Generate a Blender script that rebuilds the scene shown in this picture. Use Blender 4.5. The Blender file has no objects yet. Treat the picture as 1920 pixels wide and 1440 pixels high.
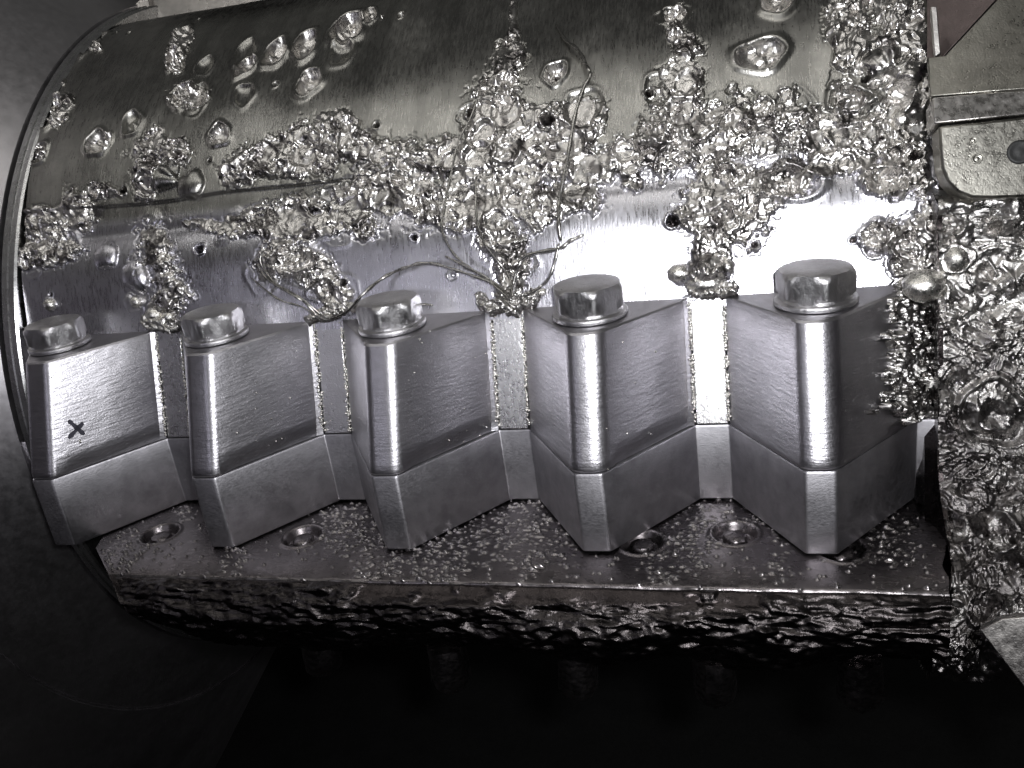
import bpy, bmesh, math, random
import numpy as np
from mathutils import Vector, Matrix
random.seed(7)
R = np.random.RandomState(11)
S = bpy.context.scene
COL = S.collection

# ------------------------------------------------------------------ camera
FPX = 1675.3
FW = np.array([-0.26394855, 0.89560988, -0.35806999])
RT = np.array([0.96380479, 0.23044047, -0.13408026])
UP = np.array([0.03756979, 0.38049986, 0.92401752])
CP = np.array([3.7528, -4.0456, 2.2905])
cam_d = bpy.data.cameras.new('camera'); cam = bpy.data.objects.new('camera', cam_d); COL.objects.link(cam)
cam_d.sensor_width = 36; cam_d.lens = FPX / 1920 * 36; cam_d.clip_start = 0.05; cam_d.clip_end = 200
M = Matrix(((RT[0], UP[0], -FW[0], CP[0]), (RT[1], UP[1], -FW[1], CP[1]), (RT[2], UP[2], -FW[2], CP[2]), (0, 0, 0, 1)))
cam.matrix_world = M
S.camera = cam

# ------------------------------------------------------------------ world and lamps
w = bpy.data.worlds.new('World'); S.world = w; w.use_nodes = True
nt = w.node_tree; nt.nodes.clear()
o_ = nt.nodes.new('ShaderNodeOutputWorld'); bg = nt.nodes.new('ShaderNodeBackground')
tc = nt.nodes.new('ShaderNodeTexCoord'); sx = nt.nodes.new('ShaderNodeSeparateXYZ'); cr = nt.nodes.new('ShaderNodeValToRGB')
mp = nt.nodes.new('ShaderNodeMapRange'); mp.inputs[1].default_value = -1; mp.inputs[2].default_value = 1
nt.links.new(tc.outputs['Generated'], sx.inputs[0]); nt.links.new(sx.outputs[2], mp.inputs[0]); nt.links.new(mp.outputs[0], cr.inputs[0])
e = cr.color_ramp.elements
e[0].position = 0.30; e[0].color = (0.002, 0.002, 0.003, 1)
e[1].position = 1.0; e[1].color = (0.05, 0.05, 0.05, 1)
for p_, c_ in ((0.46, (0.006, 0.006, 0.006, 1)), (0.6, (0.024, 0.018, 0.024, 1)), (0.8, (0.07, 0.07, 0.065, 1))):
    k = e.new(p_); k.color = c_
nt.links.new(cr.outputs[0], bg.inputs[0]); bg.inputs[1].default_value = 1.0; nt.links.new(bg.outputs[0], o_.inputs[0])

def lamp(name, loc, target, size, power, color=(1, 1, 1), sizey=None, spread=None):
    d = bpy.data.lights.new(name, 'AREA'); d.energy = power; d.color = color
    d.shape = 'RECTANGLE' if sizey else 'DISK'; d.size = size
    if sizey: d.size_y = sizey
    if spread: d.spread = math.radians(spread)
    o = bpy.data.objects.new(name, d); COL.objects.link(o); o.location = loc
    o.rotation_euler = (Vector(target) - Vector(loc)).to_track_quat('-Z', 'Y').to_euler()
    return o
lamp('flash_lamp', (4.1, -4.15, 2.6), (3.2, 0.2, 2.0), 0.24, 100, (0.97, 0.98, 1.0), spread=125)
lamp('left_fill', (-0.2, -5.2, 2.6), (1.0, 0, .7), 1.4, 14, (0.88, 0.87, 1.0))  # added cool fill from the left, not a known lamp
for i, (x, wdt, pw) in enumerate(((-1.2, .5, 17), (0.9, .5, 19), (2.6, .35, 16), (4.2, .5, 22))):
    lamp('overhead_fill', (x, -1.4, 6.0), (x + .3, 0.8, 2.0), wdt, pw, (1.0, 0.98, 0.94), sizey=3.0)  # added overhead fill strips, for soft reflected bands on the upper plate
S.view_settings.view_transform = 'Standard'; S.view_settings.look = 'None'; S.view_settings.exposure = 0.0
S.cycles.max_bounces = 6

# ------------------------------------------------------------------ measuring helpers (photo pixel <-> real surface)
def proj(Pts):
    d = Pts - CP; z = d @ FW
    return 960 + FPX * (d @ RT) / z, 720 - FPX * (d @ UP) / z
def ray(u, v): return FW + RT * (u - 960) / FPX + UP * (720 - v) / FPX
def un(u, v, ax, val):
    d = ray(u, v); return CP + d * (val - CP[ax]) / d[ax]
def hit_plane(u, v, p0, n):
    d = ray(u, v); n = np.array(n, float); return CP + d * (np.dot(np.array(p0) - CP, n) / np.dot(d, n))

def smooth_profile(pts, n=14):
    P = np.array(pts, float); out = []
    for i in range(len(P) - 1):
        p0 = P[max(i - 1, 0)]; p1 = P[i]; p2 = P[i + 1]; p3 = P[min(i + 2, len(P) - 1)]
        for k in range(n):
            t = k / n
            out.append(0.5 * ((2 * p1) + (-p0 + p2) * t + (2 * p0 - 5 * p1 + 4 * p2 - p3) * t * t + (-p0 + 3 * p1 - 3 * p2 + p3) * t ** 3))
    out.append(P[-1]); return np.array(out)
class Profile:
    def __init__(s, pts, n=14):
        s.p = smooth_profile(pts, n); seg = np.diff(s.p, axis=0)
        s.s = np.r_[0, np.cumsum(np.hypot(seg[:, 0], seg[:, 1]))]; s.L = s.s[-1]
    def at(s, t):
        y = np.interp(t, s.s, s.p[:, 0]); z = np.interp(t, s.s, s.p[:, 1])
        y2 = np.interp(t + .02, s.s, s.p[:, 0]) - np.interp(t - .02, s.s, s.p[:, 0]); z2 = np.interp(t + .02, s.s, s.p[:, 1]) - np.interp(t - .02, s.s, s.p[:, 1])
        l = np.hypot(y2, z2) + 1e-12
        return y, z, -z2 / l, y2 / l          # outward normal: left of travel
    def hit(s, u, v):
        d = ray(u, v); best = None
        for i in range(len(s.p) - 1):
            a = s.p[i]; b = s.p[i + 1]; e_ = b - a; n = np.array([-e_[1], e_[0]])
            den = d[1] * n[0] + d[2] * n[1]
            if abs(den) < 1e-9: continue
            t = ((a[0] - CP[1]) * n[0] + (a[1] - CP[2]) * n[1]) / den
            if t <= 0: continue
            q = CP + d * t; k = ((q[1] - a[0]) * e_[0] + (q[2] - a[1]) * e_[1]) / (e_ @ e_)
            if -1e-3 <= k <= 1.001 and (best is None or t < best[0]): best = (t, q, s.s[i] + k * math.sqrt(e_ @ e_), n / np.linalg.norm(n))
        return best      # t, point, arclength, normal(y,z)

_tabs = {}
def vnoise(x, y, seed=0):
    if seed not in _tabs: _tabs[seed] = np.random.RandomState(seed + 100).rand(256, 256).astype(np.float32)
    T = _tabs[seed]; xi = np.floor(x).astype(int); yi = np.floor(y).astype(int); fx = x - xi; fy = y - yi
    fx = fx * fx * (3 - 2 * fx); fy = fy * fy * (3 - 2 * fy)
    x0 = xi & 255; x1 = (xi + 1) & 255; y0 = yi & 255; y1 = (yi + 1) & 255
    return (T[x0, y0] * (1 - fx) + T[x1, y0] * fx) * (1 - fy) + (T[x0, y1] * (1 - fx) + T[x1, y1] * fx) * fy
def fbm(x, y, seed=0, o=4):
    a = 0; amp = .5; tot = 0
    for k in range(o):
        c, s_ = math.cos(.6 * k + .3), math.sin(.6 * k + .3)
        a = a + amp * vnoise((x * c - y * s_) * 2 ** k + 17.3 * k, (x * s_ + y * c) * 2 ** k + 5.1 * k, seed + k); tot += amp; amp *= .55
    return a / tot
def ridged(x, y, seed=0, o=3): return 1 - np.abs(2 * fbm(x, y, seed, o) - 1) * 2.2
def sstep(x, a, b):
    t = np.clip((x - a) / (b - a), 0, 1); return t * t * (3 - 2 * t)
def capsules(u, v, lines):
    """largest (1 - distance/radius) over polylines of (x, y, r)"""
    best = np.full(u.shape, -9., np.float32)
    for L in lines:
        if len(L) == 1: L = [L[0], L[0]]
        for a, b in zip(L[:-1], L[1:]):
            r_ = max(a[2], b[2]) * 1.6
            x0, x1 = min(a[0], b[0]) - r_, max(a[0], b[0]) + r_; y0, y1 = min(a[1], b[1]) - r_, max(a[1], b[1]) + r_
            I = (u > x0) & (u < x1) & (v > y0) & (v < y1)
            if not I.any(): continue
            uu = u[I]; vv = v[I]; dx, dy = b[0] - a[0], b[1] - a[1]; q = dx * dx + dy * dy
            t = np.clip(((uu - a[0]) * dx + (vv - a[1]) * dy) / q, 0, 1) if q > 0 else 0 * uu
            rr = a[2] + (b[2] - a[2]) * t
            best[I] = np.maximum(best[I], 1 - np.hypot(uu - a[0] - dx * t, vv - a[1] - dy * t) / rr)
    return best
def stamp(H, gx, gy, cx, cy, rx, ry, fn, rot=0.0):
    """edit H in the window round (cx, cy); fn(H, rho, dx, dy) -> H"""
    r = max(rx, ry) * 1.7
    i0, i1 = np.searchsorted(gx, [cx - r, cx + r]); j0, j1 = np.searchsorted(gy, [cy - r, cy + r])
    if i1 <= i0 or j1 <= j0: return
    dx = gx[i0:i1][None, :] - cx; dy = gy[j0:j1][:, None] - cy
    c, s_ = math.cos(rot), math.sin(rot); X = (dx * c + dy * s_) / rx; Y = (-dx * s_ + dy * c) / ry
    ang = np.arctan2(Y, X); f1, f2, f3 = R.uniform(0, 6.28, 3)
    rho = np.sqrt(X * X + Y * Y) * (1 + .07 * np.sin(2 * ang + f1) + .07 * np.sin(3 * ang + f2) + .04 * np.sin(5 * ang + f3)); H[j0:j1, i0:i1] = fn(H[j0:j1, i0:i1], rho, X, Y)
def f_pit(depth, rim):
    def f(h, r, X, Y):
        return h - depth * np.clip(1 - r * r, 0, 1) ** .7 + rim * np.exp(-((r - 1.08) / .22) ** 2)
    return f
def f_dome(hh):
    def f(h, r, X, Y):
        return np.where(r < 1, np.maximum(h, h * .3 + hh * np.sqrt(np.clip(1 - r * r, 0, 1))), h)
    return f

# ------------------------------------------------------------------ object helpers
def tag(o, label=None, cat=None, group=None, kind=None):
    if label: o['label'] = label
    if cat: o['category'] = cat
    if group: o['group'] = group
    if kind: o['kind'] = kind
    return o
def empty(name, loc, label, cat, group=None):
    o = bpy.data.objects.new(name, None); COL.objects.link(o); o.location = loc; o.empty_display_size = .05
    return tag(o, label, cat, group)
def link(name, me, mat, parent=None, sharp=35, smooth=True):
    me.materials.append(mat)
    if smooth:
        me.polygons.foreach_set('use_smooth', [True] * len(me.polygons))
        if sharp: me.set_sharp_from_angle(angle=math.radians(sharp))
    o = bpy.data.objects.new(name, me); COL.objects.link(o)
    if parent:
        o.parent = parent; o.location = -parent.location if parent.type == 'EMPTY' else Vector((0, 0, 0))
    return o
def mesh_np(name, V, F):
    me = bpy.data.meshes.new(name); n = len(V); m = len(F); k = F.shape[1]
    me.vertices.add(n); me.vertices.foreach_set('co', V.astype(np.float32).ravel())
    me.loops.add(m * k); me.loops.foreach_set('vertex_index', F.astype(np.int32).ravel())
    me.polygons.add(m); me.polygons.foreach_set('loop_start', np.arange(0, m * k, k, dtype=np.int32)); me.polygons.foreach_set('loop_total', np.full(m, k, np.int32))
    me.update(calc_edges=True); return me
def grid_object(name, V, keep, attr, mat, parent=None):
    """V (rows, cols, 3), keep = per-face mask"""
    nr, nc = V.shape[:2]; idx = np.arange(nr * nc).reshape(nr, nc)
    F = np.stack([idx[:-1, :-1], idx[:-1, 1:], idx[1:, 1:], idx[1:, :-1]], -1)[keep]
    used = np.unique(F); remap = np.full(nr * nc, -1); remap[used] = np.arange(len(used))
    me = mesh_np(name, V.reshape(-1, 3)[used], remap[F])
    for an, av in attr.items():
        a = me.attributes.new(an, 'FLOAT', 'POINT'); a.data.foreach_set('value', av.reshape(-1)[used].astype(np.float32))
    return link(name, me, mat, parent, sharp=None)
def polymesh(name, verts, faces):
    me = bpy.data.meshes.new(name); me.from_pydata([tuple(map(float, v)) for v in verts], [], faces); me.update()
    bm = bmesh.new(); bm.from_mesh(me); bmesh.ops.recalc_face_normals(bm, faces=bm.faces); bm.to_mesh(me); bm.free(); return me
def bevel(o, wd, seg=2, ang=30):
    m = o.modifiers.new('bevel', 'BEVEL'); m.width = wd; m.segments = seg; m.limit_method = 'ANGLE'; m.angle_limit = math.radians(ang); m.harden_normals = False
    return o
def loft(rings, cap0=True, cap1=True):
    n = len(rings[0]); V = [p for r in rings for p in r]; F = []
    for k in range(len(rings) - 1):
        for i in range(n):
            j = (i + 1) % n; F.append((k * n + i, k * n + j, (k + 1) * n + j, (k + 1) * n + i))
    if cap0: F.append(tuple(range(n))[::-1])
    if cap1: F.append(tuple((len(rings) - 1) * n + i for i in range(n)))
    return V, F
def slab(name, px, p0, n, thick, mat, parent=None, bev=.004):
    n = np.array(n, float); n /= np.linalg.norm(n)
    A = [hit_plane(u, v, p0, n) for u, v in px]; B = [a - n * thick for a in A]
    V, F = loft([A, B]); o = link(name, polymesh(name, V, F), mat, parent)
    return bevel(o, bev)
def tube(name, pts, rad, mat, parent=None, res=6, sub=5):
    P = np.array(pts, float); out = []
    for i in range(len(P) - 1):
        p0 = P[max(i - 1, 0)]; p1 = P[i]; p2 = P[i + 1]; p3 = P[min(i + 2, len(P) - 1)]
        for k in range(sub):
            t = k / sub; out.append(0.5 * ((2 * p1) + (-p0 + p2) * t + (2 * p0 - 5 * p1 + 4 * p2 - p3) * t * t + (-p0 + 3 * p1 - 3 * p2 + p3) * t ** 3))
    out.append(P[-1]); out = np.array(out); rings = []; N = len(out)
    for i in range(N):
        d = out[min(i + 1, N - 1)] - out[max(i - 1, 0)]; d /= np.linalg.norm(d) + 1e-9
        a = np.cross(d, [0.2, 1, .1]); a /= np.linalg.norm(a); b = np.cross(d, a)
        rr = rad * (1 + .25 * math.sin(i * 1.7)) * min(1, .35 + min(i, N - 1 - i) * .25)
        rings.append([out[i] + rr * (math.cos(t) * a + math.sin(t) * b) for t in np.linspace(0, 2 * math.pi, res, endpoint=False)])
    V, F = loft(rings); return link(name, polymesh(name, V, F), mat, parent, sharp=None)
def bead_mesh(items):
    """rough little pebbles: (centre, radius)"""
    bm = bmesh.new()
    for c, r in items:
        g = bmesh.ops.create_icosphere(bm, subdivisions=1, radius=1)
        s3 = [r * random.uniform(.7, 1.3) for _ in range(3)]
        for v in g['verts']:
            k = random.uniform(.8, 1.15); v.co = Vector((v.co.x * s3[0] * k + c[0], v.co.y * s3[1] * k + c[1], v.co.z * s3[2] * k + c[2]))
    me = bpy.data.meshes.new('bead'); bm.to_mesh(me); bm.free(); return me

# ------------------------------------------------------------------ materials
def metal(name, base, rough, slagc=(.62, .60, .58), var=.12, bump=.15, scratch=(8, 60, 8), tint=None, ripple=0, slag=False, metallic=1.0, stain=0.25, grain=1.0):
    m = bpy.data.materials.new(name); m.use_nodes = True; t = m.node_tree; N = t.nodes; L = t.links
    b = N['Principled BSDF']; b.inputs['Metallic'].default_value = metallic
    co = N.new('ShaderNodeTexCoord'); obj = co.outputs['Object']
    def noise(scale, det=4, ro=.55, vec=None):
        n = N.new('ShaderNodeTexNoise'); n.inputs['Scale'].default_value = scale; n.inputs['Detail'].default_value = det; n.inputs['Roughness'].default_value = ro
        L.new(vec or obj, n.inputs['Vector']); return n.outputs['Fac']
    def mapr(x, a, b_, c, d):
        n = N.new('ShaderNodeMapRange'); L.new(x, n.inputs[0])
        for i, q in enumerate((a, b_, c, d)): n.inputs[i + 1].default_value = q
        return n.outputs[0]
    def mix(f, a, b_):
        n = N.new('ShaderNodeMix'); n.data_type = 'RGBA'
        if isinstance(f, float): n.inputs[0].default_value = f
        else: L.new(f, n.inputs[0])
        for s_, q in ((6, a), (7, b_)):
            if isinstance(q, tuple): n.inputs[s_].default_value = (*q, 1)
            else: L.new(q, n.inputs[s_])
        return n.outputs[2]
    def mathn(op, a, b_):
        n = N.new('ShaderNodeMath'); n.operation = op
        for s_, q in ((0, a), (1, b_)):
            if isinstance(q, (int, float)): n.inputs[s_].default_value = q
            else: L.new(q, n.inputs[s_])
        return n.outputs[0]
    big = mapr(noise(2.2, 5, .6), .35, .68, 0, 1); med = mapr(noise(11, 5, .65), .35, .7, 0, 1)
    mm = N.new('ShaderNodeMapping'); mm.inputs['Scale'].default_value = scratch; L.new(obj, mm.inputs['Vector'])
    scr = noise(5, 6, .7, mm.outputs[0])
    dark = tuple(x * (1 - stain) for x in base); tn = tint or tuple(min(1, x * 1.12) for x in base)
    c = mix(big, base, tn); c = mix(mathn('MULTIPLY', med, .55), c, dark)
    if slag:
        m3 = N.new('ShaderNodeMapping'); m3.inputs['Scale'].default_value = (5, .45, .45); L.new(obj, m3.inputs['Vector'])
        c = mix(mathn('MULTIPLY', mapr(noise(1.3, 4, .6, m3.outputs[0]), .42, .62, 0, 1), .5), c, tuple(x * .42 for x in base))
    r = mathn('ADD', mapr(scr, .3, .7, rough - var, rough + var), mathn('MULTIPLY', mathn('SUBTRACT', big, .5), var))
    hs = mathn('MULTIPLY', scr, .5)
    fine = noise(150, 3, .6); h = mathn('ADD', hs, mathn('MULTIPLY', fine, .35 * grain))
    if ripple:
        m2 = N.new('ShaderNodeMapping'); m2.inputs['Scale'].default_value = (7, 7, 34); L.new(obj, m2.inputs['Vector'])
        h = mathn('ADD', h, mathn('MULTIPLY', noise(1.6, 4, .6, m2.outputs[0]), ripple))
    if slag:
        at = N.new('ShaderNodeAttribute'); at.attribute_name = 'slag'; f = at.outputs['Fac']
        c = mix(mapr(f, 0, .5, 0, 1), c, slagc); n = N.new('ShaderNodeMix'); n.data_type = 'FLOAT'; L.new(mapr(f, 0, .5, 0, 1), n.inputs[0]); L.new(r, n.inputs[2]); L.new(mapr(noise(17, 3, .6), .35, .65, .19, .37), n.inputs[3]); r = n.outputs[0]
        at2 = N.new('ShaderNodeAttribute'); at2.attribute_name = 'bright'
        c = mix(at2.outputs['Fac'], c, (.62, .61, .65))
        gr = N.new('ShaderNodeAttribute'); gr.attribute_name = 'painted_shade'
        c = mix(gr.outputs['Fac'], c, (.10, .09, .09))  # dark colour blended in where shade is painted
        h = mathn('ADD', h, mathn('MULTIPLY', mathn('MULTIPLY', mathn('MULTIPLY', noise(38, 3, .6), mapr(noise(13, 2, .5), .40, .62, .1, 1)), 2.6), f))
    L.new(c, b.inputs['Base Color']); L.new(r, b.inputs['Roughness'])
    bp = N.new('ShaderNodeBump'); bp.inputs['Strength'].default_value = bump; bp.inputs['Distance'].default_value = .01; L.new(h, bp.inputs['Height']); L.new(bp.outputs[0], b.inputs['Normal'])
    return m
M_body = metal('body_steel', (.42, .412, .39), .30, bump=.25, scratch=(22, 3, 3), slag=True, tint=(.49, .48, .45), stain=.35)
M_tooth = metal('tooth_steel', (.44, .43, .455), .35, var=.06, bump=.17, scratch=(26, 26, 14), ripple=1.5, stain=.22)
M_bar = metal('bar_steel', (.44, .43, .455), .46, var=.10, bump=.18, scratch=(10, 10, 22), stain=.5)
M_strip = metal('strip_steel', (.70, .69, .70), .30, var=.07, bump=.4, scratch=(12, 12, 6), stain=.12)
M_bolt = metal('bolt_steel', (.55, .54, .55), .36, var=.08, bump=.75, scratch=(9, 9, 5), grain=.25, stain=.4)
M_bead = metal('bead_steel', (.80, .78, .74), .27, var=.05, bump=.5, scratch=(12, 12, 12), stain=.2)
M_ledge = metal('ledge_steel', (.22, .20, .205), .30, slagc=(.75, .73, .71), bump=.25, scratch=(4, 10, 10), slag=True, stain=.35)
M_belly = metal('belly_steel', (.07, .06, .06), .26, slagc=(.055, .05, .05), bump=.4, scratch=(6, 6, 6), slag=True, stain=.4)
M_cheek = metal('cheek_steel', (.25, .23, .22), .3, slagc=(.50, .485, .47), bump=.5, scratch=(8, 8, 8), slag=True, stain=.4)
M_flange = metal('flange_steel', (.60, .58, .60), .36, var=.05, bump=.06, scratch=(4, 4, 4), stain=.15)
M_rim = metal('rim_steel', (.60, .60, .60), .28, var=.06, bump=.1, scratch=(4, 4, 4))
M_side = metal('side_steel', (.30, .29, .26), .36, var=.12, bump=.25, scratch=(6, 6, 6), stain=.45)
M_sidew = metal('side_bright_steel', (.48, .46, .44), .34, var=.12, bump=.25, scratch=(6, 6, 6), stain=.5)
M_brown = metal('side_brown_steel', (.11, .09, .088), .35, var=.1, bump=.2, scratch=(6, 6, 6), stain=.4)
M_wire = metal('wire_steel', (.42, .41, .39), .25, var=.05, bump=.1, scratch=(6, 6, 6))
M_dark = metal('pit_steel', (.03, .03, .03), .6, bump=.2, scratch=(6, 6, 6), metallic=.3)
M_ink = metal('marker_ink', (.012, .01, .03), .5, bump=.1, metallic=0.0, stain=.1)

# ------------------------------------------------------------------ dimensions
D0, D2, WT, WV, H1, H2, VO, D1 = .4982, .1721, .1284, .1617, .4179, 1.017, .0368, .2694
VC = .5 + VO
BODY_P = Profile([(.155, .97), (.17, 1.02), (.24, 1.27), (.30, 1.43), (.40, 1.58), (.49, 1.74), (.62, 1.94), (.80, 2.14), (1.05, 2.34), (1.34, 2.54), (1.68, 2.68), (2.1, 2.72), (3.0, 2.5)])

# ------------------------------------------------------------------ SETTING : dark space behind and below the machine
pit = link('background_wall', polymesh('background_wall', [(-14, 9, -9), (16, 9, -9), (16, 9, 9), (-14, 9, 9), (-14, 9.3, -9), (16, 9.3, -9), (16, 9.3, 9), (-14, 9.3, 9)],
      [(0, 1, 2, 3), (7, 6, 5, 4), (0, 4, 5, 1), (1, 5, 6, 2), (2, 6, 7, 3), (3, 7, 4, 0)]), M_dark); tag(pit, kind='structure')
fl = link('ground', polymesh('ground', [(-14, -8, -6), (16, -8, -6), (16, 9, -6), (-14, 9, -6), (-14, -8, -6.2), (16, -8, -6.2), (16, 9, -6.2), (-14, 9, -6.2)],
      [(0, 1, 2, 3), (7, 6, 5, 4), (0, 4, 5, 1), (1, 5, 6, 2), (2, 6, 7, 3), (3, 7, 4, 0)]), M_dark); tag(fl, kind='structure')

# ------------------------------------------------------------------ ROTOR BODY
body = empty('machine_body', (2.1, 0.2, 0), 'long curved steel machine body with pitted upper plate behind the row of teeth', 'machine body')
XL, XR = -.42, 4.57
gx = np.arange(XL, XR, .0046); gs = np.arange(0, BODY_P.L, .0050)
# sparser rows on the far back, out of sight
SX, SS = np.meshgrid(gx, gs)
y_, z_, ny, nz = BODY_P.at(gs)
base = np.stack([SX, np.broadcast_to(y_[:, None], SX.shape), np.broadcast_to(z_[:, None], SX.shape)], -1)
PU, PV = proj(base.reshape(-1, 3)); PU = PU.reshape(SX.shape).astype(np.float32); PV = PV.reshape(SX.shape).astype(np.float32)
heavy = [
 [(75, 425, 32), (150, 395, 34)], [(38, 482, 24), (130, 470, 26)], [(100, 440, 30)], [(95, 215, 22), (125, 195, 20)], [(75, 290, 14)], [(180, 85, 16)], [(118, 158, 10)],
 [(285, 440, 34), (300, 480, 40), (320, 540, 34), (300, 590, 26)], [(300, 250, 14), (290, 300, 38), (270, 350, 24)], [(330, 290, 26)],
 [(345, 75, 16), (328, 120, 13)], [(345, 180, 24), (378, 185, 18)],
 [(440, 325, 28), (500, 300, 38), (560, 290, 42), (660, 265, 40), (700, 310, 48), (800, 305, 38), (880, 310, 45), (960, 300, 60), (1060, 290, 60), (1110, 240, 38)],
 [(1000, 225, 20), (1110, 222, 34)], [(620, 240, 26), (650, 230, 26)], [(545, 265, 26), (630, 275, 34)],
 [(1090, 320, 50), (1170, 295, 34), (1260, 275, 52), (1330, 255, 66), (1420, 245, 56), (1500, 240, 42), (1560, 250, 50), (1620, 260, 50), (1660, 250, 50)],
 [(430, 415, 12), (520, 405, 26), (560, 400, 30), (620, 412, 42), (700, 372, 52), (800, 372, 50), (860, 392, 42), (950, 372, 60), (1050, 372, 42), (1110, 372, 34)],
 [(520, 480, 44), (580, 495, 40), (610, 530, 36), (635, 560, 24)], [(350, 420, 10), (500, 430, 22), (580, 440, 22)],
 [(965, 70, 12), (958, 105, 26), (945, 170, 44), (930, 240, 62)], [(965, 10, 6), (965, 75, 8)],
 [(940, 440, 46), (960, 500, 34), (950, 545, 24)],
 [(1268, 35, 20)], [(1262, 60, 18), (1290, 110, 28), (1278, 170, 48), (1300, 235, 66)],
 [(1350, 340, 62), (1310, 400, 40), (1380, 420, 52), (1440, 350, 52), (1500, 330, 30)], [(1340, 460, 42), (1320, 520, 36)],
 [(1590, 40, 40), (1600, 90, 46), (1640, 130, 40)], [(1650, 0, 36), (1700, 60, 44), (1705, 130, 46), (1700, 200, 50), (1690, 270, 48), (1700, 330, 46)],
 [(1590, 190, 36)], [(1620, 340, 18), (1655, 340, 40)], [(1640, 445, 26), (1700, 450, 50), (1730, 520, 46), (1745, 420, 40)], [(1560, 300, 26), (1620, 310, 26)],
 [(1480, 185, 22)], [(185, 362, 14), (235, 362, 8)], [(1540, 305, 30)], [(1180, 330, 24)],
]
nz1 = fbm(SX * 9, SS * 9, 3, 4) - .5
field = capsules(PU, PV, heavy) + nz1 * 1.5 + (fbm(SX * 34, SS * 34, 9, 3) - .5) * .8
m = sstep(field, .0, .16)
# sprinkled grains along the fillet below the plate edge
# heights
und = (fbm(SX * 1.6, SS * 1.3, 21, 3) - .5) * .02
H = und + (fbm(SX * 7, SS * 5, 27, 2) - .5) * .0035
# proud upper plate with a small step over the fillet
s_step = BODY_P.hit(360, 372)[2]; wob = (vnoise(SX * 2, SX * 0 + 3.1, 31) - .5) * .03
H += .018 * sstep(SS, s_step + wob - .006, s_step + wob + .008)
s_f = BODY_P.hit(300, 432)[2]
H -= .012 * np.exp(-((SS - s_f) / .04) ** 2)
wx, wy = fbm(SX * 7, SS * 7, 131, 3) - .5, fbm(SX * 7, SS * 7, 137, 3) - .5
QX, QY = SX + .16 * wx, SS + .16 * wy
thick = sstep(field, -.05, .75)
patchy = sstep(fbm(QX * 8, QY * 8, 141, 3), .40, .60)               # crinkled here, fused smooth there
H += m * (.006 + .020 * thick * sstep(fbm(QX * 13, QY * 9, 41, 3), .3, .7) + .008 * thick)
H += m * (.35 + .65 * patchy) * (.015 * ridged(QX * 26, QY * 13, 51, 3) + .007 * ridged(QX * 55, QY * 36, 55, 2))
def sites(n, mask, thr):
    J, I = np.nonzero(mask > thr); k = R.randint(0, len(J), n); return gx[I[k]] + R.uniform(-.002, .002, n), gs[J[k]] + R.uniform(-.002, .002, n)
for x, s in zip(*sites(110, m, .6)):                                # broad fused splashes with a lip
    r = R.uniform(.04, .10)
    stamp(H, gx, gs, x, s, r, r * R.uniform(.7, 1.2), (lambda k: (lambda h_, rr, X, Y: np.where(rr < 1.3, h_ * (1 - .6 * sstep(rr, 1.1, .7)) + k * .2 * sstep(rr, 1.05, .6) + .003 * np.exp(-((rr - 1) / .13) ** 2), h_)))(R.uniform(.0, .05)), R.uniform(0, 3))
for x, s in zip(*sites(750, m * (.3 + patchy), .5)):
    r = min(R.lognormal(math.log(.016), .5), .05)
    stamp(H, gx, gs, x, s, r, r * R.uniform(.6, 1.6), f_pit(r * R.uniform(.2, .6), r * .07), R.uniform(0, 3))
for x, s in zip(*sites(40, m, .35)):
    r = min(R.lognormal(math.log(.014), .5), .045)
    stamp(H, gx, gs, x, s, r, r * R.uniform(.8, 1.8), f_dome(.008 + r * R.uniform(.2, .6)), R.uniform(0, 3))
slag_a = m * (.55 + .45 * patchy); painted_shade = np.zeros_like(m)
painted_shade = .8 * m * sstep(fbm(QX * 15 + 9, QY * 12, 151, 3), .56, .68)  # noise patches painted dark, standing in for shaded gaps in the crust
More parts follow.
